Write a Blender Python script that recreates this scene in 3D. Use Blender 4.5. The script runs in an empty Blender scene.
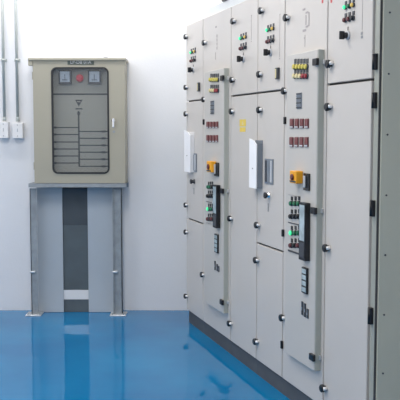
import bpy, bmesh, math, random
from mathutils import Vector, Matrix
random.seed(4)
scene = bpy.context.scene
COL = scene.collection

# ------------------------------------------------------------------ camera
F = 820.0                                   # focal length for a 400 px wide frame
PITCH = math.atan(69.0 / F)
HC = 1.494
cam_d = bpy.data.cameras.new('camera'); cam = bpy.data.objects.new('camera', cam_d)
COL.objects.link(cam); scene.camera = cam
cam_d.sensor_width = 36.0; cam_d.lens = 36.0 * F / 400.0
cam.location = (0, 0, HC); cam.rotation_euler = (math.pi / 2 - PITCH, 0, 0)
cam_d.clip_start = 0.05
cP, sP = math.cos(PITCH), math.sin(PITCH)

def ray(px, py):                            # measured direction of a spot in the photograph
    up = 200.0 - py
    return Vector((px - 200.0, F * cP + up * sP, up * cP - F * sP))

# the switchboard row stands on one straight line; its front is one vertical plane
_r = ray(190, 324); _k = HC / -_r.z
P0 = Vector((_r.x * _k, _r.y * _k, 0))      # far foot of the row
_d = ray(-60, 131); NEAR = -Vector((_d.x, _d.y, 0)).normalized()
ANG = math.atan2(NEAR.y, NEAR.x)
OUT = Vector((NEAR.y, -NEAR.x, 0))          # outward normal of the fronts
if OUT.x > 0: OUT = -OUT

def W(px, py, off=0.0):                     # spot on the (offset) front plane -> metres along row, height
    d = ray(px, py)
    t = ((P0 + OUT * off) - Vector((0, 0, HC))).dot(OUT) / d.dot(OUT)
    p = Vector((0, 0, HC)) + d * t
    return (p - P0).dot(NEAR), p.z

def WU(px, off=0.0, py=131): return W(px, py, off)[0]

_w = ray(100, 310.3); YW = _w.y * HC / -_w.z   # the back wall
def B(px, py, Y):                            # spot on a vertical plane parallel to the back wall
    d = ray(px, py); t = Y / d.y
    return d.x * t, HC + d.z * t

# ------------------------------------------------------------------ materials
def mat(name, col, rough=0.5, metal=0.0, noise=0.0, nscale=8.0, bump=0.0, bscale=120.0, emit=None, estr=0.0,
        alpha=1.0, trans=0.0, coat=0.0, rvar=0.0):
    m = bpy.data.materials.new(name); m.use_nodes = True
    nt = m.node_tree; b = nt.nodes['Principled BSDF']
    b.inputs['Base Color'].default_value = (*col, 1)
    b.inputs['Roughness'].default_value = rough
    b.inputs['Metallic'].default_value = metal
    b.inputs['Alpha'].default_value = alpha
    b.inputs['Transmission Weight'].default_value = trans
    b.inputs['Coat Weight'].default_value = coat
    tc = nt.nodes.new('ShaderNodeTexCoord')
    if noise > 0 or rvar > 0:
        n = nt.nodes.new('ShaderNodeTexNoise'); n.inputs['Scale'].default_value = nscale
        n.inputs['Detail'].default_value = 5
        nt.links.new(tc.outputs['Object'], n.inputs['Vector'])
        if noise > 0:
            r = nt.nodes.new('ShaderNodeValToRGB')
            r.color_ramp.elements[0].position = 0.3; r.color_ramp.elements[1].position = 0.7
            r.color_ramp.elements[0].color = (*[max(0, c * (1 - noise)) for c in col], 1)
            r.color_ramp.elements[1].color = (*[min(1, c * (1 + noise)) for c in col], 1)
            nt.links.new(n.outputs['Fac'], r.inputs['Fac'])
            nt.links.new(r.outputs['Color'], b.inputs['Base Color'])
        if rvar > 0:
            mr = nt.nodes.new('ShaderNodeMapRange')
            mr.inputs['To Min'].default_value = max(0.0, rough - rvar); mr.inputs['To Max'].default_value = rough + rvar
            nt.links.new(n.outputs['Fac'], mr.inputs['Value']); nt.links.new(mr.outputs['Result'], b.inputs['Roughness'])
    if bump > 0:
        n2 = nt.nodes.new('ShaderNodeTexNoise'); n2.inputs['Scale'].default_value = bscale
        bp = nt.nodes.new('ShaderNodeBump'); bp.inputs['Strength'].default_value = bump; bp.inputs['Distance'].default_value = 0.01
        nt.links.new(tc.outputs['Object'], n2.inputs['Vector'])
        nt.links.new(n2.outputs['Fac'], bp.inputs['Height']); nt.links.new(bp.outputs['Normal'], b.inputs['Normal'])
    if emit:
        b.inputs['Emission Color'].default_value = (*emit, 1); b.inputs['Emission Strength'].default_value = estr
    return m

M = dict(
    paint=mat('panel_paint', (.61, .575, .54), .30, noise=.02, nscale=3, bump=.02, bscale=300),
    paint2=mat('raised_door_paint', (.56, .54, .51), .38, noise=.02, nscale=3, bump=.02, bscale=300),
    rim=mat('rim_paint', (.43, .45, .41), .45, noise=.02),
    post=mat('post_paint', (.36, .37, .325), .4, noise=.02),
    side=mat('side_paint', (.54, .53, .43), .5, noise=.04, nscale=2, bump=.02, bscale=300),
    gasket=mat('gap_shade_grey', (.07, .07, .07), .8, noise=.1),  # dark tone that paints shade into the cabinet gaps
    plinth=mat('plinth_paint', (.085, .09, .10), .55, noise=.1),
    black=mat('black_plastic', (.008, .009, .012), .35, noise=.1, nscale=30),
    darkg=mat('dark_grey_plastic', (.05, .055, .065), .4, noise=.1, nscale=30),
    chrome=mat('chrome', (.92, .92, .92), .18, 1.0, noise=.02),
    bright=mat('bright_nickel', (.88, .88, .88), .3, .35, noise=.02),
    steel=mat('galvanised_steel', (.30, .33, .355), .5, .2, noise=.12, nscale=20),
    alu=mat('aluminium', (.7, .71, .72), .35, .8, noise=.03),
    green_on=mat('green_lamp_lit', (.05, .8, .35), .3, noise=.02, emit=(.05, .8, .30), estr=.8),
    green=mat('green_lamp', (.01, .16, .07), .3, noise=.05),
    amber_on=mat('amber_lamp', (.60, .42, .08), .35, noise=.03, emit=(1, .7, .2), estr=.15),
    yellow=mat('yellow_lamp', (.62, .52, .10), .4, noise=.04),
    paley=mat('pale_yellow_lamp', (.72, .62, .34), .4, noise=.04),
    red=mat('red_lamp', (.30, .02, .03), .35, noise=.05),
    redlit=mat('red_lamp_bright', (.55, .03, .06), .35, noise=.03, emit=(1, .03, .08), estr=.1),
    dred=mat('dark_red_lens', (.13, .03, .035), .35, noise=.08, nscale=40),
    meter=mat('meter_window', (.20, .055, .055), .3, noise=.15, nscale=60),
    orange=mat('orange_housing', (.90, .40, .02), .45, noise=.04),
    sticker=mat('yellow_sticker', (.78, .58, .10), .5, noise=.05, nscale=30),
    glass=mat('display_glass', (.42, .52, .56), .12, noise=.25, nscale=18),
    greyplate=mat('grey_plate', (.20, .23, .27), .45, noise=.06, nscale=20),
    lightplate=mat('light_plate', (.5, .52, .55), .45, noise=.04, nscale=20),
    white=mat('white_plastic', (.82, .82, .83), .45, noise=.02),
    paper=mat('white_paper', (.93, .93, .95), .7, noise=.02),
    greytext=mat('grey_print', (.30, .30, .31), .6, noise=.05),
    palepink=mat('pale_print', (.42, .38, .38), .6, noise=.05),
    redtext=mat('red_print', (.65, .10, .10), .6, noise=.05),
    boxp=mat('box_paint', (.385, .365, .295), .45, noise=.02, nscale=4, bump=.02, bscale=300),
    boxin=mat('box_inner_plate', (.37, .345, .29), .5, noise=.03, nscale=5),
    line=mat('black_line_print', (.02, .022, .025), .5, noise=.05),
    namep=mat('dark_nameplate', (.06, .08, .07), .5, noise=.05),
    metf=mat('meter_face', (.50, .55, .62), .3, noise=.08, nscale=50),
    pale_panel=mat('pale_blue_grey_panel', (.47, .52, .57), .55, noise=.03, nscale=4),
    trunk=mat('dark_grey_trunking', (.10, .125, .14), .6, noise=.12, nscale=6),
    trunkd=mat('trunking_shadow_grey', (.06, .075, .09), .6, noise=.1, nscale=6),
    pipe=mat('conduit_metal', (.46, .50, .49), .4, .1, noise=.06, nscale=20),
    tray=mat('cable_tray_paint', (.66, .70, .73), .45, noise=.03),
)
# clear polycarbonate window of the meter box
g = bpy.data.materials.new('clear_window'); g.use_nodes = True
nt = g.node_tree; nt.nodes.clear()
o_ = nt.nodes.new('ShaderNodeOutputMaterial'); tr = nt.nodes.new('ShaderNodeBsdfTransparent'); gl = nt.nodes.new('ShaderNodeBsdfGlossy')
gl.inputs['Roughness'].default_value = .12; tr.inputs['Color'].default_value = (.9, .92, .93, 1)
mx = nt.nodes.new('ShaderNodeMixShader'); mx.inputs[0].default_value = .07
nt.links.new(tr.outputs[0], mx.inputs[1]); nt.links.new(gl.outputs[0], mx.inputs[2]); nt.links.new(mx.outputs[0], o_.inputs[0])
M['window'] = g

# floor: glossy blue epoxy with faint pooling
fm = bpy.data.materials.new('blue_epoxy_floor'); fm.use_nodes = True
nt = fm.node_tree; b = nt.nodes['Principled BSDF']
tc = nt.nodes.new('ShaderNodeTexCoord')
n = nt.nodes.new('ShaderNodeTexNoise'); n.inputs['Scale'].default_value = 1.3; n.inputs['Detail'].default_value = 3
r = nt.nodes.new('ShaderNodeValToRGB')
r.color_ramp.elements[0].position = .35; r.color_ramp.elements[0].color = (.001, .145, .35, 1)
r.color_ramp.elements[1].position = .68; r.color_ramp.elements[1].color = (.002, .19, .42, 1)
nt.links.new(tc.outputs['Object'], n.inputs['Vector']); nt.links.new(n.outputs['Fac'], r.inputs['Fac'])
nt.links.new(r.outputs['Color'], b.inputs['Base Color'])
b.inputs['Roughness'].default_value = .045; b.inputs['IOR'].default_value = 1.45
n2 = nt.nodes.new('ShaderNodeTexNoise'); n2.inputs['Scale'].default_value = 5.0; n2.inputs['Detail'].default_value = 2
bp = nt.nodes.new('ShaderNodeBump'); bp.inputs['Strength'].default_value = .17; bp.inputs['Distance'].default_value = .012
nt.links.new(tc.outputs['Object'], n2.inputs['Vector']); nt.links.new(n2.outputs['Fac'], bp.inputs['Height'])
nt.links.new(bp.outputs['Normal'], b.inputs['Normal'])
M['floor'] = fm
M['wall'] = mat('white_wall_paint', (.79, .80, .83), .7, noise=.015, nscale=3, bump=.06, bscale=60)
M['ceil'] = mat('ceiling_paint', (.85, .86, .87), .8, noise=.01)

# ------------------------------------------------------------------ mesh builder
class MB:
    def __init__(s): s.bm = bmesh.new(); s.mats = []
    def mi(s, m):
        if m not in s.mats: s.mats.append(m)
        return s.mats.index(m)
    def box(s, x0, x1, y0, y1, z0, z1, m, bev=0.0, seg=2):
        r = bmesh.ops.create_cube(s.bm, size=1.0)
        vs = r['verts']
        for v in vs:
            v.co = Vector(((x0 + x1) / 2 + v.co.x * (x1 - x0), (y0 + y1) / 2 + v.co.y * (y1 - y0), (z0 + z1) / 2 + v.co.z * (z1 - z0)))
        i = s.mi(m); fs = set(f for v in vs for f in v.link_faces)
        for f in fs: f.material_index = i
        if bev > 0:
            es = list(set(e for v in vs for e in v.link_edges))
            rr = bmesh.ops.bevel(s.bm, geom=es, offset=bev, segments=seg, affect='EDGES', profile=.5)
            for f in rr['faces']: f.material_index = i
        return s
    def prism(s, pts, y0, y1, m):           # outline in x,z extruded along y
        a = [s.bm.verts.new((x, y0, z)) for x, z in pts]; c = [s.bm.verts.new((x, y1, z)) for x, z in pts]
        i = s.mi(m); k = len(pts)
        fs = [s.bm.faces.new(a), s.bm.faces.new(c[::-1])]
        for j in range(k): fs.append(s.bm.faces.new((a[j], c[j], c[(j + 1) % k], a[(j + 1) % k])))
        for f in fs: f.material_index = i
        return s
    def prismz(s, pts, z0, z1, m):          # outline in x,y extruded along z
        a = [s.bm.verts.new((x, y, z0)) for x, y in pts]; c = [s.bm.verts.new((x, y, z1)) for x, y in pts]
        i = s.mi(m); k = len(pts)
        fs = [s.bm.faces.new(a), s.bm.faces.new(c[::-1])]
        for j in range(k): fs.append(s.bm.faces.new((a[j], c[j], c[(j + 1) % k], a[(j + 1) % k])))
        for f in fs: f.material_index = i
        return s
    def lathe(s, prof, c, m, axis='y', seg=20):   # prof: (along axis, radius)
        rings = []; i = s.mi(m)
        for a, r in prof:
            ring = []
            for k in range(seg):
                t = 2 * math.pi * k / seg
                if axis == 'y': co = (c[0] + r * math.cos(t), c[1] + a, c[2] + r * math.sin(t))
                else: co = (c[0] + r * math.cos(t), c[1] + r * math.sin(t), c[2] + a)
                ring.append(s.bm.verts.new(co))
            rings.append(ring)
        for p, q in zip(rings, rings[1:]):
            for k in range(seg):
                f = s.bm.faces.new((p[k], p[(k + 1) % seg], q[(k + 1) % seg], q[k])); f.material_index = i; f.smooth = True
        for e in (rings[0], rings[-1][::-1]):
            f = s.bm.faces.new(e); f.material_index = i
        return s
    def frame(s, x0, x1, z0, z1, w, y0, y1, m, rad=0.0, seg=5):   # rounded rectangular ring
        def rr(x0, x1, z0, z1, rad):
            if rad <= 0: return [(x0, z0), (x1, z0), (x1, z1), (x0, z1)]
            out = []
            for cx, cz, a0 in ((x0 + rad, z0 + rad, 180), (x1 - rad, z0 + rad, 270), (x1 - rad, z1 - rad, 0), (x0 + rad, z1 - rad, 90)):
                for k in range(seg + 1):
                    a = math.radians(a0 + 90 * k / seg); out.append((cx + rad * math.cos(a), cz + rad * math.sin(a)))
            return out
        oo = rr(x0, x1, z0, z1, rad); ii = rr(x0 + w, x1 - w, z0 + w, z1 - w, max(rad - w, 1e-3) if rad > 0 else 0)
        mi = s.mi(m); L = []
        for y in (y0, y1):
            L.append(([s.bm.verts.new((x, y, z)) for x, z in oo], [s.bm.verts.new((x, y, z)) for x, z in ii]))
        k = len(oo)
        (a, b_), (c, d) = L
        for j in range(k):
            n_ = (j + 1) % k
            for q in ((a[j], a[n_], b_[n_], b_[j]), (c[j], d[j], d[n_], c[n_]), (a[j], c[j], c[n_], a[n_]), (b_[j], b_[n_], d[n_], d[j])):
                f = s.bm.faces.new(q); f.material_index = mi
        return s
    def build(s, name, parent=None, label=None):
        bmesh.ops.recalc_face_normals(s.bm, faces=s.bm.faces[:])
        me = bpy.data.meshes.new(name); s.bm.to_mesh(me); s.bm.free()
        for m in s.mats: me.materials.append(M[m])
        o = bpy.data.objects.new(name, me); COL.objects.link(o)
        if parent: o.parent = parent
        if label: o['label'] = label
        return o

def tag(o, label, cat, group=None):
    o['label'] = label; o['category'] = cat
    if group: o['group'] = group
    return o
def thing(name, label, cat, loc=(0, 0, 0), rotz=0.0, group=None):
    o = bpy.data.objects.new(name, None); COL.objects.link(o); o.empty_display_size = .1
    o.location = loc; o.rotation_euler = (0, 0, rotz)
    return tag(o, label, cat, group)
def struct(name, mb):
    o = mb.build(name); o['kind'] = 'structure'; return o

# ------------------------------------------------------------------ room
XL, XR, YF, ZC = -3.6, 2.3, -2.6, 3.3
struct('floor', MB().box(XL, XR, YF, YW, -.08, 0, 'floor'))
struct('wall_back', MB().box(XL, XR, YW, YW + .15, 0, ZC, 'wall'))
struct('wall_left', MB().box(XL - .15, XL, YF, YW, 0, ZC, 'wall'))
struct('wall_right', MB().box(XR, XR + .15, YF, YW, 0, ZC, 'wall'))
struct('wall_front', MB().box(XL, XR, YF - .15, YF, 0, ZC, 'wall'))
struct('ceiling', MB().box(XL, XR, YF, YW, ZC, ZC + .1, 'ceil'))

# ------------------------------------------------------------------ switchboard row
UB = [WU(186.3), WU(203), WU(230.8), WU(257.3), WU(284), WU(326.3), WU(378.0)]
ZT = 2.30
ZB = W(250, 355.5)[1]                       # underside of the doors
ZD1 = W(300, 88.0)[1]                       # upper split line
ZD2 = W(230, 233.3)[1]                      # lower split line
GAP = .0055
DEP = .60

class Unit:
    def __init__(s, k, label):
        s.u0, s.u1 = UB[k], UB[k + 1]; s.c = (s.u0 + s.u1) / 2
        loc = P0 + NEAR * s.c
        s.root = thing('switchboard_cabinet', label, 'cabinet', (loc.x, loc.y, 0), ANG, 'grey switchboard cabinets in a row')
        a, b = s.u0 - s.c, s.u1 - s.c
        s.a, s.b = a, b
        b2 = b if k < 5 else b - .005
        MB().box(a + .001, b2 - .001, .026, DEP, ZB, ZT, 'side').build('carcass', s.root)
        m = MB(); m.box(a + (.03 if k == 0 else .001), b2 - .001, .012, DEP - .03, 0, ZB - .001, 'plinth'); m.build('plinth', s.root)
        MB().box(a + .0015, b2 - .0015, .0215, .0258, ZB + .002, ZT - .002, 'gasket').build('gap_shade_plate', s.root)  # full dark plate behind the doors; its colour deepens the shade in their gaps
    def X(s, u): return u - s.c
    def door(s, z0, z1, ua=None, ub=None):
        a = s.u0 if ua is None else ua; b = s.u1 if ub is None else ub
        return MB().box(s.X(a) + GAP, s.X(b) - GAP, 0, .021, z0 + GAP, z1 - GAP, 'paint', .0025, 1).build('door', s.root)
    def pos(s, px, py, off=0.0):
        u, z = W(px, py, off); return s.X(u), z
    # hardware ------------------------------------------------------
    def lock(s, par, px, py, r=.0175):
        x, z = s.pos(px + 3.4, py); x = max(x, s.a + .024)
        m = MB()
        m.lathe([(-.0005, r * .75), (-.010, r * .8), (-.0102, r * 1.05), (-.012, r * 1.15), (-.024, r * 1.15), (-.028, r * .9)], (x, 0, z), 'black', seg=20)
        m.lathe([(-.0005, r * .52), (-.012, r * .52), (-.019, r * .50), (-.022, r * .3)], (x + r * 1.0, 0, z + r * .15), 'bright', seg=16)
        m.build('door_lock', par)
    def hinge(s, par, px, py, h=.045):
        x, z = s.pos(px, py); x = max(x, s.a + .01)
        MB().box(x - .008, x + .008, -.014, -.0002, z - h / 2, z + h / 2, 'black', .003, 2).build('hinge', par)

def lamp(x, y, z, m, par, name='indicator_lamp', r=.012, l=.028, label=None, tagbar=True, cap='darkg'):
    b = MB()
    b.lathe([(-.0003, r * 1.15), (-.008, r * 1.15), (-.009, r)], (x, y, z), cap, seg=16)
    b.lathe([(-.009, r), (-l * .8, r), (-l, r * .75)], (x, y, z), m, seg=16)
    if tagbar: b.box(x - r * .9, x + r * .9, y - .004, y - .0003, z + r * 1.3, z + r * 3.0, cap, .0008, 1)
    return b.build(name, par, label)

def selector(x, y, z, par, r=.02, label=None):
    b = MB()
    b.lathe([(-.0003, r * 1.05), (-.006, r * 1.05), (-.008, r * .85)], (x, y, z), 'lightplate', seg=20)
    b.lathe([(-.008, r * .72), (-.024, r * .66)], (x, y, z), 'black', seg=20)
    b.box(x - r * .3, x + r * .3, y - .045, y - .02, z - r * .95, z + r * .95, 'black', .003, 2)
    b.box(x - .002, x + .002, y - .003, y - .0003, z + r * 1.15, z + r * 2.0, 'darkg')
    return b.build('selector_knob', par, label)

def status_group(u, door, x0, x1, zl, zp, zk, y=0.0, xk=None):
    xs = [x0, (x0 + x1) / 2, x1]
    for x, m, l in zip(xs, ('green_on', 'green', 'amber_on'), ('green lit indicator lamp', None, 'amber indicator lamp')):
        lamp(x, y, zl, m, door, label=l, r=.0095, l=.017)
    for x, m in zip(xs, ('dred', 'dred', 'black')):
        lamp(x, y, zp, m, door, 'push_button', r=.0105, l=.017)
    selector(xk if xk is not None else xs[1], y, zk, door)

def ticks(u, door, px, y0, y1, m='palepink', w=.0035, n=0):
    x, za = u.pos(px, y0); _, zb = u.pos(px, y1)
    b = MB(); b.box(x - w / 2, x + w / 2, -.0012, -.0002, zb, za, m)
    b.box(x - .006, x + .006, -.0012, -.0002, za, za + .006, m); b.box(x - .006, x + .006, -.0012, -.0002, zb - .012, zb - .006, m)
    b.build('engraved_line', door)

# ---- narrow cabinets (first and fourth)
def narrow(k, label, q):
    u = Unit(k, label)
    d1 = u.door(ZD1, ZT); d2 = u.door(ZD2, ZD1); d3 = u.door(ZB, ZD2)
    for p in q['l1']: u.lock(d1, *p)
    for p in q['l2']: u.lock(d2, *p)
    for p in q['l3']: u.lock(d3, *p)
    (xa, _), (xb, zl) = u.pos(q['lx'][0], q['ly'][0]), u.pos(q['lx'][1], q['ly'][0])
    _, zp = u.pos(sum(q['lx']) / 2, q['ly'][1]); _, zk = u.pos(sum(q['lx']) / 2, q['ly'][2])
    status_group(u, d1, xa, xb, zl, zp, zk)
    x, z = u.pos(*q['tag'])
    MB().box(x - .018, x + .018, -.016, -.0003, z - .032, z + .032, 'darkg', .002, 1).box(x - .013, x + .004, -.0175, -.016, z - .026, z + .026, 'paley', .001, 1).build('rating_plate', d1, 'small dark framed plate with a cream face')
    if 'line' in q: ticks(u, d1, *q['line'])
    # slotted grey plate
    (xa, za), (xb, zb) = u.pos(q['vent'][0], q['vent'][1]), u.pos(q['vent'][2], q['vent'][3])
    m = MB().box(xa, xb, -.006, -.0003, zb, za, 'greyplate', .001, 1)
    wd = (xb - xa)
    for j in range(3): m.box(xa + wd * (.08 + .31 * j), xa + wd * (.30 + .31 * j), -.0085, -.006, zb + .01, za - .01, ('darkg', 'greyplate', 'lightplate')[j], .001, 1)
    m.build('slotted_plate', d2, 'blue-grey slotted plate')
    x, z = u.pos(*q['knob']); 
    m = MB(); m.lathe([(-.0003, .018), (-.006, .018), (-.008, .013), (-.022, .012)], (x, 0, z), 'chrome' if k == 3 else 'darkg', seg=18)
    m.lathe([(-.022, .018), (-.032, .018)], (x, 0, z), 'black', seg=18); m.build('rotary_handle', d2)
    x, z = u.pos(*q['mark']); MB().box(x - .006, x + .006, -.002, -.0002, z - .024, z + .024, 'greytext').build('small_label', d2)
    return u

LA = 'far-end narrow grey cabinet, beside the white wall, its lowest door bare'
u0 = narrow(0, 'narrow grey switchboard cabinet at the far end of the row beside the back wall', dict(
    l1=[(184, 37), (184, 87.5)], l2=[(184, 114), (184, 205)], l3=[(184, 232), (184, 296)],
    lx=(191.6, 195.4), ly=(51.5, 60.5, 70), tag=(199.6, 87), vent=(191.2, 153, 197, 172),
    knob=(194.5, 181.5), mark=(194, 191)))
u3 = narrow(3, 'narrow grey switchboard cabinet with pale document holder on it, fourth from the far end', dict(
    l1=[(259.5, 11), (258, 74.5)], l2=[(258, 110), (255.5, 225)], l3=[(254.5, 260), (253.5, 341)],
    lx=(268.3, 273.8), ly=(28.5, 41, 52.5), tag=(278.6, 73.5), vent=(265.5, 158.5, 273.5, 184.5),
    knob=(269.5, 195.3), mark=(268.3, 207.5), line=(280, 15, 57)))

# ---- control cabinets with a raised door (second and fifth)
RAISE = .034
def control(k, label, q):
    u = Unit(k, label)
    pan = MB().box(u.a + GAP, u.b - GAP, 0, .021, ZB + GAP, ZT - GAP, 'paint', .0025, 1).build('front_panel', u.root)
    for p in q['locks']: u.lock(pan, *p)
    for p in q['hinges']: u.hinge(pan, *p)
    # raised door
    fx0, fx1, ft, fb = q['rd']
    xa = u.X(WU(fx0, RAISE)); xb = u.X(WU(fx1, RAISE)); zt = W(fx1, ft, RAISE)[1]; zb = W(fx1, fb, RAISE)[1]
    xa = max(xa, u.a + .01)
    door = MB().box(xa, xb, -RAISE, -.0003, zb, zt, 'paint2', .004, 2).build('raised_door', u.root)
    # pale-green rim on its near edge
    MB().box(xb + .0002, xb + .006, -RAISE + .003, -.0003, zb + .002, zt - .002, 'rim', .001, 1).build('door_rim', door, 'grey-green edge of the raised door')
    for py in q['clips']:
        x, z = u.pos(fx1, py, RAISE)
        m = MB().box(xb - .030, xb + .020, -RAISE - .016, -RAISE - .0003, z - .017, z + .017, 'black', .003, 2)
        m.build('door_clip', door)
        MB().box(xb + .0064, xb + .022, -.012, -.0003, z - .012, z + .012, 'alu', .002, 1).build('clip_catch', door)
    P = lambda px, py, o=0.0: u.pos(px, py, RAISE + o)
    y = -RAISE
    # lamps: two rows of five
    (x0, x1, r1, r2) = q['lamps']
    for j in range(5):
        px = x0 + (x1 - x0) * (j + .5) / 5
        x, z = P(px, r1, .015); lamp(x, y, z, 'yellow', door, 'indicator_lamp', r=.0135, l=.018, cap='darkg')
        x, z = P(px, r2, .015); lamp(x, y, z, 'paley' if j < 3 else 'red', door, 'indicator_lamp', r=.013, l=.018, cap='darkg')
    # small vent plate
    (xa_, za), (xb_, zb_) = P(q['plate'][0], q['plate'][1]), P(q['plate'][2], q['plate'][3])
    m = MB().box(xa_, xb_, y - .004, y - .0003, zb_, za, 'greyplate', .001, 1)
    n = 7
    for j in range(n): m.box(xa_ + .004, xb_ - .004, y - .007, y - .004, zb_ + (za - zb_) * (j + .25) / n, zb_ + (za - zb_) * (j + .75) / n, 'greyplate' if j % 2 else 'darkg')
    m.build('slotted_plate', door)
    # panel meters, two rows of four
    for (pa, pb, ya, yb) in q['meters']:
        for j in range(4):
            xx0, _ = P(pa + (pb - pa) * j / 4, ya); xx1, zz1 = P(pa + (pb - pa) * (j + .72) / 4, ya); _, zz0 = P(pa + (pb - pa) * (j + .5) / 4, yb)
            m = MB().box(xx0, xx1, y - .006, y - .0003, zz0, zz1, 'dred', .002, 1)
            h = zz1 - zz0
            m.box(xx0 + .004, xx1 - .004, y - .008, y - .006, zz0 + h * .3, zz1 - .004, 'meter', .001, 1)
            m.box(xx0 + .004, xx1 - .004, y - .008, y - .006, zz0 + h * .04, zz0 + h * .2, 'lightplate', .0005, 1)
            m.build('panel_meter', door)
    # emergency stop
    x0_, y0_, x1_, y1_ = q['estop']
    (xa_, za) = P(x0_, y0_, .040); (xb_, zb_) = P(x1_, y1_, 0.040)
    m = MB().box(xa_, xb_, y - .040, y - .0003, zb_, za, 'orange', .004, 2)
    cx, cz = (xa_ + xb_) / 2, (za + zb_) / 2; rr = (za - zb_) * .26
    m.lathe([(-.040, rr * .7), (-.043, rr * .7), (-.0435, rr), (-.047, rr * 1.02), (-.051, rr * .7)], (cx, y, cz), 'dred', seg=20)
    m.box(xa_ + .004, xb_ - .004, y - .0415, y - .040, zb_ + .006, zb_ + .014, 'darkg')
    m.build('emergency_stop', door, 'orange-yellow box with a dark red button')
    # rotary isolator plate
    x0_, y0_, x1_, y1_ = q['iso']
    (xa_, za) = P(x0_, y0_); (xb_, zb_) = P(x1_, y1_)
    m = MB().box(xa_, xb_, y - .010, y - .0003, zb_, za, 'black', .002, 1)
    c0, c1 = xa_ + (xb_ - xa_) * .3, xa_ + (xb_ - xa_) * .6
    m.box(c0, c1, y - .022, y - .010, zb_ + .015, za - .012, 'alu', .004, 2)
    m.build('isolator_switch', door, 'black plate with a silver upright lever')
    # lamp and button cluster
    a, b_ = q['clx']
    for kind, py, mats in q['cluster']:
        if kind == 'bar':
            (xa_, za), (xb_, zb_) = P(a, py - 1.0), P(b_, py + 1.0)
            MB().box(xa_, xb_, y - .003, y - .0003, min(za, zb_), max(za, zb_), 'darkg').build('label_strip', door)
        else:
            for j, mm in enumerate(mats):
                x, z = P(a + (b_ - a) * (j + .5) / 3, py, .012)
                lamp(x, y, z, mm, door, kind, r=.0125, l=.017 if kind == 'indicator_lamp' else .02, label='lit green indicator lamp' if mm == 'green_on' else None, cap='black' )
    # tall glass instrument
    x0_, y0_, x1_, y1_ = q['hmi']; dp = .030
    (xa_, za) = P(x0_, y0_, dp); (xb_, zb_) = P(x1_, y1_, dp)
    h = za - zb_
    m = MB().box(xa_, xb_, y - dp, y - .0003, zb_, za, 'black', .003, 2)
    m.box(xa_ + .008, xb_ - .008, y - dp - .0015, y - dp, zb_ + h * .34, za - .012, 'glass', .001, 1)
    m.box(xa_ + .008, xb_ - .008, y - dp - .0015, y - dp, zb_ + .015, zb_ + h * .31, 'darkg', .001, 1)
    m.build('tall_instrument', door, 'tall black instrument with a pale upright window')
    # small display below
    x0_, y0_, x1_, y1_ = q['disp']
    (xa_, za) = P(x0_, y0_, .01); (xb_, zb_) = P(x1_, y1_, .01); h = za - zb_
    m = MB().box(xa_, xb_, y - .012, y - .0003, zb_, za, 'black', .002, 1)
    for j in range(4): m.box(xa_ + .007, xb_ - .007, y - .014, y - .012, zb_ + h * (.06 + .235 * j), zb_ + h * (.06 + .235 * j + .18), 'glass', .001, 1)
    m.build('small_display', door, 'narrow black frame with four pale windows')
    # small label slots
    for (px, py0, py1) in q['slots']:
        (x, za), (_, zb_) = P(px, py0), P(px, py1)
        MB().box(x - .011, x + .007, y - .006, y - .0003, zb_, za, 'darkg', .001, 1).box(x - .009, x + .005, y - .007, y - .006, zb_ + (za - zb_) * .35, zb_ + (za - zb_) * .6, 'greyplate').build('label_slot', door)
    # faint print above the raised door
    for (px, py, w, hh) in q['print']:
        x, z = u.pos(px, py); MB().box(x - w / 2, x + w / 2, -.0012, -.0002, z - hh / 2, z + hh / 2, 'palepink').build('printed_mark', pan, 'faint grey printed mark')
    return u, pan

u1, pan1 = control(1, 'wide control cabinet with raised door, yellow lamps and orange stop button, farther of the two', dict(
    locks=[(202.5, 43), (202, 99.5), (200.5, 274.5)], hinges=[(204.5, 122, .04)],
    rd=(204.5, 223.5, 68, 314), clips=(78, 191, 302.5),
    lamps=(208.3, 217.3, 79.6, 90.5), plate=(211, 101, 214.3, 114),
    meters=[(207.0, 219.4, 121.5, 128.2), (207, 219.2, 135, 142.2)],
    estop=(206.5, 161, 211.0, 172.5), iso=(215.3, 162.3, 219.3, 176.5), clx=(206.3, 212),
    cluster=[('indicator_lamp', 187, ('green', 'green', 'black')), ('push_button', 196, ('black', 'black', 'black')),
             ('bar', 202, None), ('indicator_lamp', 209, ('green_on', 'green', 'green')), ('push_button', 219, ('dred', 'black', 'dred')), ('bar', 223.5, None)],
    hmi=(212.7, 184.5, 216.3, 228.5), disp=(214.3, 233.5, 217.6, 253.5),
    slots=[(215.5, 261, 270), (217.6, 264, 271), (219.2, 266, 272)],
    print=[(216, 27, .03, .012)] + [(217 - .0, y_, .012, .02) for y_ in (36, 40, 44, 48)] + [(215.5, 56, .006, .05)]))
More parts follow.
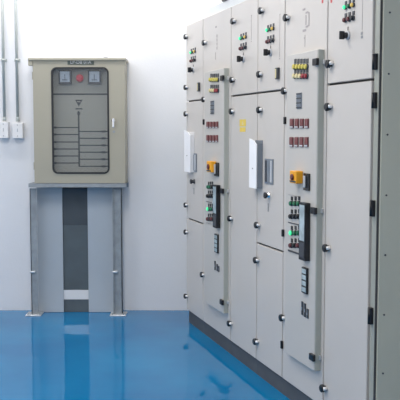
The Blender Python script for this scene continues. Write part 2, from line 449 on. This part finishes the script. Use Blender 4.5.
u4, pan4 = control(4, 'wide control cabinet with raised door, yellow lamps and orange stop button, nearer of the two', dict(
    locks=[(285, 18), (283, 91), (279.5, 317)], hinges=[(286, 120.5, .04), (284, 233, .04), (282, 344, .045)],
    rd=(286.2, 316.7, 49.3, 373.2), clips=(62, 211, 359),
    lamps=(291.5, 306.3, 66.7, 76), plate=(297, 93, 302, 108.5),
    meters=[(290.6, 310.6, 118.5, 128.2), (290.2, 310.3, 137, 147)],
    estop=(289.6, 170.5, 296.0, 183.8), iso=(305, 173, 310.3, 190.8), clx=(288.3, 299.2),
    cluster=[('bar', 195.3, None), ('indicator_lamp', 203.5, ('green', 'green', 'green')), ('push_button', 216.5, ('black', 'black', 'black')),
             ('bar', 223.5, None), ('indicator_lamp', 233, ('green_on', 'green', 'green')), ('push_button', 245.5, ('dred', 'black', 'dred')), ('bar', 252, None)],
    hmi=(299.0, 202, 304.6, 261.5), disp=(301.8, 266.5, 306.7, 294.5),
    slots=[(303, 301.5, 315), (305.7, 303.5, 317), (308.3, 309, 318.5)],
    print=[(304, 9.5, .03, .01), (307, 12.5, .03, .01), (309, 15, .012, .03), (306, 20, .01, .05), (309, 22, .01, .04), (307, 26.5, .03, .01), (304.5, 30.5, .04, .012), (305, 41, .006, .06), (304.6, 38, .012, .01)]))
x, z = u4.pos(322.6, .2); MB().box(x - .008, x + .008, -.0014, -.0002, z - .014, z + .03, 'redtext').build('red_print', pan4, 'small red printed mark')

# ---- cabinets with a tall lower door (third and sixth)
def tall(k, label, q):
    u = Unit(k, label)
    ub = None if k != 5 else WU(371.2)
    d1 = u.door(ZD1, ZT, ub=ub); d2 = u.door(ZB, ZD1, ub=ub)
    for p in q['l1']: u.lock(d1, *p)
    for p in q['l2']: u.lock(d2, *p)
    (xa, _), (xb, zl) = u.pos(q['lx'][0], q['ly'][0]), u.pos(q['lx'][1], q['ly'][0])
    _, zp = u.pos(sum(q['lx']) / 2, q['ly'][1]); _, zk = u.pos(sum(q['lx']) / 2, q['ly'][2])
    status_group(u, d1, xa, xb, zl, zp, zk, xk=xa + .3 * (xb - xa) if k == 5 else None)
    ticks(u, d1, *q['line'])
    return u, d1, d2
u2, d21, d22 = tall(2, 'grey switchboard cabinet with a yellow sticker on its tall door, third from the far end', dict(
    l1=[(231.5, 21.5), (230.5, 80)], l2=[(230, 111.5), (228.5, 218.5), (227.5, 323)],
    lx=(241.3, 246.2), ly=(37, 48, 59), line=(251.5, 16, 40)))
(xa, za), (xb, zb) = u2.pos(239.7, 119.5), u2.pos(246, 126.3)
m = MB().box(xa, xb, -.0012, -.0002, zb, za, 'sticker')
(xa2, za2), (xb2, zb2) = u2.pos(239.9, 127.4), u2.pos(245.6, 131.8)
m.box(xa2, xb2, -.0012, -.0002, zb2, za2, 'sticker')
cx = (xa + xb) / 2; cz = (za + zb) / 2; hh = (za - zb)
m.prism([(cx - hh * .38, cz - hh * .3), (cx + hh * .38, cz - hh * .3), (cx, cz + hh * .36)], -.0016, -.0012, 'paley')
m.build('warning_sticker', d22, 'yellow warning sticker')

u5, d51, d52 = tall(5, 'bright grey switchboard cabinet at the near end with its grey-green side panel showing', dict(
    l1=[(328, 64)], l2=[(327, 107), (325, 248), (322, 388)],
    lx=(346.3, 354.0), ly=(5, 19, 35), line=(362.8, -6, 30)))
for py in (33.5, 37): 
    x, z = u5.pos(362, py); MB().box(x - .009, x + .009, -.0014, -.0002, z - .006, z + .006, 'greytext').build('printed_dot', d51)
x, z = u5.pos(331.5, .2); MB().box(x - .008, x + .008, -.0014, -.0002, z - .012, z + .03, 'redtext').build('red_print', d51, 'small red printed mark')
# corner post: chamfered profile between the doors and the side panel
pa = u5.X(WU(371.2)) + GAP; pb = u5.b
MB().prismz([(pa, .0212), (pa, .008), (pb - .016, .003), (pb - .004, .003), (pb - .004, .0212)], ZB, ZT, 'post').build('corner_post', u5.root, 'darker grey-green upright corner post')
for (py, h) in ((62, .07), (100.5, .07), (208.5, .072), (317, .075)):
    u, z = W(374, py); x = (pa + pb) / 2 - .002
    par = d51 if py < 85 else d52
    m = MB().box(x - .014, x + .012, -.012, .008, z - h / 2, z + h / 2, 'black', .003, 2)
    m.lathe([(-h * .48, .007), (h * .48, .007)], (x + .002, -.012, z), 'black', axis='z', seg=14)
    m.build('hinge', par)
# side panel
sp = MB().box(pb - .0036, pb + .008, .012, DEP, ZB + .004, ZT - .004, 'side', .002, 1).build('side_panel', u5.root, 'plain grey-green side panel')
MB().box(pb - .0036, pb + .001, .002, .0115, ZB, ZT, 'gasket').build('edge_gap_shade', u5.root)  # dark strip, colours in the shaded gap between post and side panel
for py in (14.5, 74.7, 134.6, 194.7, 254.3, 314, 373):
    z = W(384, py, -.05)[1]
    MB().lathe([(0, .0045), (.003, .004)], (0, 0, 0), 'darkg', axis='z', seg=10).build('screw', sp)
    o = COL.objects[-1]; o.location = (pb + .008, .012 + .030, z); o.rotation_euler = (0, math.pi / 2, 0)

# ---- cable tray lying on the roof of the row
tl0, tl1 = UB[0] + .15, UB[3]
c = (tl0 + tl1) / 2; lp = P0 + NEAR * c
t = thing('cable_tray', 'pale metal cable tray lying on top of the cabinet row', 'cable tray', (lp.x, lp.y, ZT), ANG)
m = MB().box(tl0 - c, tl1 - c, .06, .063, .001, .075, 'tray').box(tl0 - c, tl1 - c, .36, .363, .001, .075, 'tray').box(tl0 - c, tl1 - c, .06, .363, .0005, .003, 'tray')
m.build('tray', t)
m = MB()
for j in range(8): 
    a = tl0 - c + .1 + j * .17; m.box(a, a + .03, .064, .359, .05, .055, 'tray')
m.build('rungs', t)
x, _ = W(217.5, 5)
m = MB().box(x - c - .05, x - c + .05, .045, .10, .0755, .105, 'darkg', .003, 1).build('bracket', t)

# ---- document holders hooked on the doors
def holder(k, px0, py0, px1, py1, dp, label, side_m):
    (ua, za), (ub, zb) = W(px0, py0, dp), W(px1, py1, dp)
    c = (ua + ub) / 2; loc = P0 + NEAR * c
    t = thing('document_holder', label, 'document holder', (loc.x + OUT.x * .0, loc.y + OUT.y * .0, zb), ANG, 'document holders on the narrow cabinets')
    h = za - zb; w = (ub - ua) / 2
    # open wedge pocket: back plate, near and far cheeks
    m = MB()
    m.box(-w, w, -.004, -.0005, .0, h - .01, side_m)
    m.box(w - .003, w, -dp + .008, -.004, .0, h - .03, side_m, .0008, 1)
    m.box(-w, -w + .003, -dp + .008, -.004, .0, h - .03, side_m)
    m.box(-w, w, -dp + .008, -.004, -.003, 0, side_m)
    m.build('pocket', t, 'blue-grey pocket')
    m = MB().prism([(-w, -.004), (w, -.004), (w, h - .035), (w * .2, h - .012), (-w, h)], -dp, -dp + .006, 'paper')
    m.box(w * -.05, w * .12, -dp - .003, -dp, h * .38, h * .40, 'greytext')
    m.build('paper_sheet', t, 'white sheets in the pocket')
    b = MB()
    for j in range(5): b.box(-w + .006, w - .006, -dp + .012 + j * .008, -dp + .015 + j * .008, .002, h - .045 - .004 * j, 'lightplate')
    b.build('papers', t)
holder(0, 184, 130.5, 190, 172, .035, 'long white document holder on the far-end narrow cabinet, overlapping the back wall', 'white')
holder(3, 249.3, 138.5, 256, 188, .042, 'open white document holder with blue-grey side, in front of the fourth cabinet', 'greyplate')

# ------------------------------------------------------------------ meter box on the back wall
YB = YW - .24                                  # front face of the enclosure
def Q(px, py, Y=YB): return B(px, py, Y)
x0, zt = Q(32.5, 58); x1, zb = Q(125.3, 183.3)
cx = (x0 + x1) / 2
box = thing('distribution_box', 'beige metal distribution box with a clear window in its door, standing on a steel frame', 'electrical box', (cx, YB, zb))
def L(px, py, Y=YB): 
    x, z = B(px, py, Y); return x - cx, z - zb
def LX(px, py, Y=YB): return L(px, py, Y)
hx = (x1 - x0) / 2; H = zt - zb
# door window opening
wx0, wzt = L(51, 67.2); wx1, wzb = L(109.6, 173.8)
m = MB()
m.box(-hx, hx, .225, .23, .001, H - .02, 'boxp'); m.box(-hx, -hx + .004, .028, .225, .001, H - .02, 'boxp'); m.box(hx - .004, hx, .028, .225, .001, H - .02, 'boxp')
m.box(-hx, hx, .028, .23, .001, .005, 'boxp')
m.build('enclosure', box)
m = MB().box(-hx - .035, hx + .012, -.012, .235, H - .022, H, 'boxp', .005, 2)
m.box(-hx - .035, -hx - .001, -.006, .03, H - .06, H - .022, 'boxp', .003, 1)
m.box(hx + .0005, hx + .010, -.006, .03, H - .06, H - .022, 'boxp', .002, 1)
m.build('rain_hood', box)
# door leaf with rounded hole
def rrect(x0, x1, z0, z1, rad, seg=6):
    out = []
    for cx_, cz_, a0 in ((x0 + rad, z0 + rad, 180), (x1 - rad, z0 + rad, 270), (x1 - rad, z1 - rad, 0), (x0 + rad, z1 - rad, 90)):
        for k in range(seg + 1):
            a = math.radians(a0 + 90 * k / seg); out.append((cx_ + rad * math.cos(a), cz_ + rad * math.sin(a)))
    return out
def holed(name, ox0, ox1, oz0, oz1, inner, y0, y1, mname, parent):
    bm = bmesh.new(); seg = 6
    outer = []
    k = len(inner)
    cxm = sum(p[0] for p in inner) / k; czm = sum(p[1] for p in inner) / k
    for j, (x, z) in enumerate(inner):
        q = j // (seg + 1); i = j % (seg + 1)
        corner = [(ox0, oz0), (ox1, oz0), (ox1, oz1), (ox0, oz1)][q]
        if i == seg // 2: outer.append(corner)
        elif (i < seg // 2): outer.append([(ox0, z), (x, oz0), (ox1, z), (x, oz1)][q])
        else: outer.append([(x, oz0), (ox1, z), (x, oz1), (ox0, z)][q])
    rings = [[bm.verts.new((x, y, z)) for x, z in pts] for y in (y0, y1) for pts in (outer, inner)]
    o0, i0, o1, i1 = rings
    for j in range(k):
        n_ = (j + 1) % k
        for f in ((o0[j], o0[n_], i0[n_], i0[j]), (o1[j], i1[j], i1[n_], o1[n_]), (o0[j], o1[j], o1[n_], o0[n_]), (i0[j], i0[n_], i1[n_], i1[j])):
            bm.faces.new(f)
    mb = MB(); mb.bm.free(); mb.bm = bm; mb.mats = [mname]
    return mb.build(name, parent)
inner = rrect(wx0, wx1, wzb, wzt, .045)
door = holed('door', -hx, hx, .002, H - .023, inner, 0, .027, 'boxp', box)
# gasket ring
MB().frame(wx0 - .001, wx1 + .001, wzb - .001, wzt + .001, .014, -.004, .012, 'line', .045, 6).build('window_gasket', door, 'black rubber gasket around the window')
MB().prism(rrect(wx0 + .012, wx1 - .012, wzb + .012, wzt - .012, .034), .004, .007, 'window').build('window_pane', door)
# inner plate with diagram
ip = MB().box(-hx + .02, hx - .02, .0615, .065, .02, H - .05, 'boxin').build('inner_plate', box)
YI = YB + .0615
m = MB()
def ln(pxa, pya, pxb, pyb, w=.0085, mm='line'):
    (xa, za), (xb, zb_) = L(pxa, pya, YI), L(pxb, pyb, YI)
    if abs(xa - xb) > abs(za - zb_): m.box(min(xa, xb), max(xa, xb), .0605, .0612, za - w / 2, za + w / 2, mm)
    else: m.box(xa - w / 2, xa + w / 2, .0602, .0612, min(za, zb_), max(za, zb_), mm)
ln(51, 94.2, 110, 94.2, .012)
ln(78.6, 111, 78.6, 166, .012)
for py in (127.5, 134.5, 142, 149, 156, 163): 
    ln(50, py, 78.6, py); (xa, za) = L(55, py, YI); m.box(xa - .02, xa + .012, .0600, .0605, za - .008, za + .008, 'line')
for py in (131.5, 138.3, 145.3, 152.2, 159.2, 166.3): 
    ln(78.6, py, 110, py); (xa, za) = L(103, py, YI); m.box(xa - .012, xa + .02, .0600, .0605, za - .008, za + .008, 'line')
# triangle emblem and caption bars
(xa, za), (xb, _), (xc, zc) = L(75, 99.8, YI), L(82.6, 99.8, YI), L(78.8, 106.5, YI)
m.prism([(xa, za), (xc, zc), (xb, za)], .0600, .0612, 'line')
(xa, za), (xb, zb_) = L(76.9, 101.2, YI), L(80.7, 102.2, YI); m.box(xa, xb, .0594, .0600, zb_, za, 'boxin')
ln(75.5, 108.8, 82.5, 108.8, .010); ln(77.3, 113.5, 80.2, 113.5, .02)
m.build('line_diagram', ip, 'black single-line diagram')
# meters + lamp
for pa, pb in ((58.6, 71.6), (87.8, 101.2)):
    (xa, za), (xb, zb_) = L(pa, 70.5, YI - .02), L(pb, 84.0, YI - .02)
    m = MB().box(xa, xb, .032, .0612, zb_, za, 'darkg', .004, 2)
    m.box(xa + .013, xb - .013, .0295, .032, zb_ + .016, za - .008, 'metf', .002, 1)
    cxm = (xa + xb) / 2; m.box(cxm - .002, cxm + .002, .028, .0295, zb_ + .035, za - .03, 'line'); m.box(xa + .03, xb - .03, .028, .0295, zb_ + .028, zb_ + .034, 'line')
    m.build('panel_meter', ip, 'square meter with pale face')
(xa, za) = L(79.6, 78, YI - .02)
MB().lathe([(0, .024), (-.010, .024), (-.011, .03), (-.026, .028), (-.033, .016)], (xa, .0612, za), 'redlit', seg=24).build('red_lamp', ip, 'round red lamp')
# dark upper plate behind meters
(xa, za), (xb, zb_) = L(51, 66), L(110, 87)
# nameplate
(xa, za), (xb, zb_) = L(67.5, 60.2), L(94.0, 64.6)
npz = (za + zb_) / 2
np_ = MB().box(xa, xb, -.004, -.0004, zb_, za, 'namep', .001, 1).build('nameplate', door, 'dark nameplate with pale lettering')
def text(s, size, x, y, z, mname, parent, name='lettering'):
    cu = bpy.data.curves.new(name, 'FONT'); cu.body = s; cu.size = size; cu.align_x = 'CENTER'; cu.align_y = 'CENTER'; cu.extrude = .0004
    ob = bpy.data.objects.new('tmp', cu); COL.objects.link(ob)
    dg = bpy.context.evaluated_depsgraph_get(); me = bpy.data.meshes.new_from_object(ob.evaluated_get(dg))
    me.transform(Matrix.Translation((x, y, z)) @ Matrix.Rotation(math.pi / 2, 4, 'X'))
    bpy.data.objects.remove(ob); me.materials.clear(); me.materials.append(M[mname])
    o = bpy.data.objects.new(name, me); COL.objects.link(o); o.parent = parent; return o
text('LP-DB 01A', .036, (xa + xb) / 2, -.0046, npz, 'lightplate', np_)
# handle
(xa, za) = L(113.8, 120.5)
m = MB().lathe([(-.0004, .017), (-.010, .017), (-.012, .012), (-.02, .012)], (xa, 0, za), 'chrome', seg=18)
m.box(xa - .009, xa + .009, -.030, -.018, za - .055, za + .018, 'chrome', .004, 2)
m.lathe([(-.0004, .010), (-.006, .010)], (xa, 0, za - .088), 'steel', seg=14)
m.build('door_handle', door, 'chrome door handle')
m = MB()
for pz in (H * .14, H * .86): m.box(-hx - .006, -hx - .0004, .0, .05, pz - .03, pz + .03, 'boxp', .002, 1)
m.build('hinge', box)
(xa, za) = L(105, 58.2); MB().lathe([(0, .02), (.006, .02), (.012, .01)], (xa, .05, H + .0003), 'steel', axis='z', seg=16).build('lid_bolt', box)

# ---- steel stand
st = thing('steel_stand', 'grey angle-iron stand with pale side sheets under the beige distribution box', 'stand', (cx, YB, 0))
zs = zb
yo = 0.06
for (pa, pb, fa, fb) in ((30.6, 37.4, 26.3, 42), (113.0, 122.0, 110.2, 126.3)):
    xa = B(pa, 250, YB + yo)[0] - cx; xb = B(pb, 250, YB + yo)[0] - cx
    m = MB().box(xa, xb, yo, yo + .005, .0105, zs - .045, 'steel')
    if xa < 0: m.box(xa, xa + .006, yo, yo + .05, .0105, zs - .045, 'steel')
    else: m.box(xb - .006, xb, yo, yo + .05, .0105, zs - .045, 'steel'); m.box(xa, xa + .008, yo - .012, yo - .0002, .0105, zs - .045, 'steel')
    z_ = B(114, 272, YB + yo)[1]
    m.box(xa - .006, xa + .035, yo - .018, yo - .0002, z_ - .006, z_ + .008, 'alu', .002, 1)
    leg = m.build('leg', st)
    fx0 = B(fa, 312, YB + yo)[0] - cx; fx1 = B(fb, 312, YB + yo)[0] - cx
    m = MB().box(fx0, fx1, yo - .045, yo + .09, 0, .010, 'alu', .002, 1)
    for q_ in (fx0 + .02, fx1 - .02): m.lathe([(.010, .007), (.018, .007)], (q_, yo - .02, 0), 'steel', axis='z', seg=6)
    m.build('foot_plate', leg, 'pale foot plate')
xa = B(28.6, 185.5, YB)[0] - cx; xb = B(126.3, 185.5, YB)[0] - cx
MB().box(xa, xb, -.005, .0, zs - .032, zs - .001, 'steel').box(xa, xb, 0, .2, zs - .006, zs - .001, 'steel').box(xa, xb, .195, .2, zs - .044, zs - .006, 'steel').build('top_rail', st)
for (pa, pb) in ((37.8, 63.0), (88.0, 112.8)):
    xa = B(pa, 250, YB + .16)[0] - cx; xb = B(pb, 250, YB + .16)[0] - cx
    MB().box(xa, xb, .16, .165, .002, zs - .0455, 'pale_panel', .001, 1).build('side_sheet', st, 'pale blue-grey sheet')
# ---- trunking between the sheets
xa = B(63.2, 250, YW - .06)[0]; xb = B(87.8, 250, YW - .06)[0]; c = (xa + xb) / 2; w = (xb - xa) / 2 + .004
tk = thing('cable_trunking', 'dark grey upright cable trunking between the pale sheets, with a white band near the floor', 'cable trunking', (c, YW, 0))
MB().box(-w, w, -.066, -.001, 0, zs - .05, 'trunk', .003, 1).build('cover', tk)
z1 = B(75, 290, YW - .07)[1]; z0 = B(75, 299.5, YW - .07)[1]
MB().box(-w, w, -.070, -.0664, z0, z1, 'white', .001, 1).build('band', tk, 'white band')
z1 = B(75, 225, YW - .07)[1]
MB().box(-w, w, -.069, -.0664, z1, zs - .055, 'trunkd', .001, 1).build('upper_shadow', tk, 'painted shadow on the upper trunking')  # thin dark sheet, paints in the shadow at the trunking's top

# ------------------------------------------------------------------ conduits and their boxes
lab = [('upright metal conduit at the left edge, entering the left white box', 'small white conduit box cut by the left edge of the photo'),
       ('upright metal conduit nearer the beige box, entering the right white box', 'small white conduit box nearer the beige distribution box')]
for (pt, pb_, ba, bb, bt, bl), (l1, l2) in zip(((4.3, 5.0, -1.5, 8.3, 121, 138.5), (17.6, 18.2, 12, 23, 122, 138.5)), lab):
    x, z = B((pt + pb_) / 2 - .2, 121, YW - .03)
    t = thing('conduit_pipe', l1, 'conduit', (x, YW - .026, z), 0, 'upright conduits on the wall')
    MB().lathe([(-.004, .0115), (ZC - z - .001, .0115)], (0, 0, 0), 'pipe', axis='z', seg=20).build('pipe', t)
    MB().lathe([(-.004, .0155), (.03, .0155), (.032, .013)], (0, 0, 0), 'pipe', axis='z', seg=20).build('coupling', t)
    for py in (60, -30):
        zz = B(10, py, YW - .03)[1] - z
        MB().box(-.024, .024, .020, .0255, zz - .01, zz + .01, 'pipe', .001, 1).lathe([(zz - .01, .0135), (zz + .01, .0135)], (0, 0, 0), 'pipe', axis='z', seg=20).build('saddle_clip', t)
    xa, za = B(ba, bt, YW - .06); xb, zb_ = B(bb, bl, YW - .06)
    c = (xa + xb) / 2; w = (xb - xa) / 2; h = za - zb_
    t = thing('junction_box', l2, 'junction box', (c, YW, zb_), 0, 'white boxes under the conduits')
    MB().box(-w, w, -.055, .001, 0, h - .006, 'white', .005, 2).build('housing', t)
    MB().box(-w * .98, w * .98, -.062, -.0555, .002, h - .008, 'white', .003, 2).build('cover', t)
    MB().lathe([(-.0622, .004), (-.064, .004)], (0, 0, h * .82), 'greytext', seg=8).lathe([(-.0622, .004), (-.064, .004)], (0, 0, h * .15), 'greytext', seg=8).build('screws', t)
    MB().box(-.004, .004, -.0625, -.0621, h * .4, h * .6, 'lightplate').build('label', t)

# ------------------------------------------------------------------ light
def area(name, loc, rot, sx, sy, e, col=(1, 1, 1)):
    l = bpy.data.lights.new(name, 'AREA'); l.shape = 'RECTANGLE'; l.size = sx; l.size_y = sy; l.energy = e; l.color = col
    o = bpy.data.objects.new(name, l); COL.objects.link(o); o.location = loc; o.rotation_euler = rot
    return o
for x in (-2.3, -.7):
    for y in (-1.2, 1.4, 4.0):
        area('ceiling_lamp', (x, y, ZC - .03), (0, 0, 0), .3, 1.4, 20 if x < -1 else 36, (1, .94, .87))
area('wall_wash_lamp', (-.9, 6.1, ZC - .05), (math.radians(28), 0, 0), 3.6, .25, 46, (1, .96, .92))
area('left_fill_light', (XL + .05, 3.2, 2.1), (0, math.radians(-90), 0), 1.4, 4.0, 14, (.97, .98, 1))  # added fill for the cabinet fronts; the left wall has no window
w = bpy.data.worlds.new('world'); scene.world = w; w.use_nodes = True
w.node_tree.nodes['Background'].inputs[0].default_value = (.6, .7, .85, 1); w.node_tree.nodes['Background'].inputs[1].default_value = .3
scene.view_settings.view_transform = 'Standard'
scene.view_settings.look = 'None'
scene.view_settings.exposure = 0.0
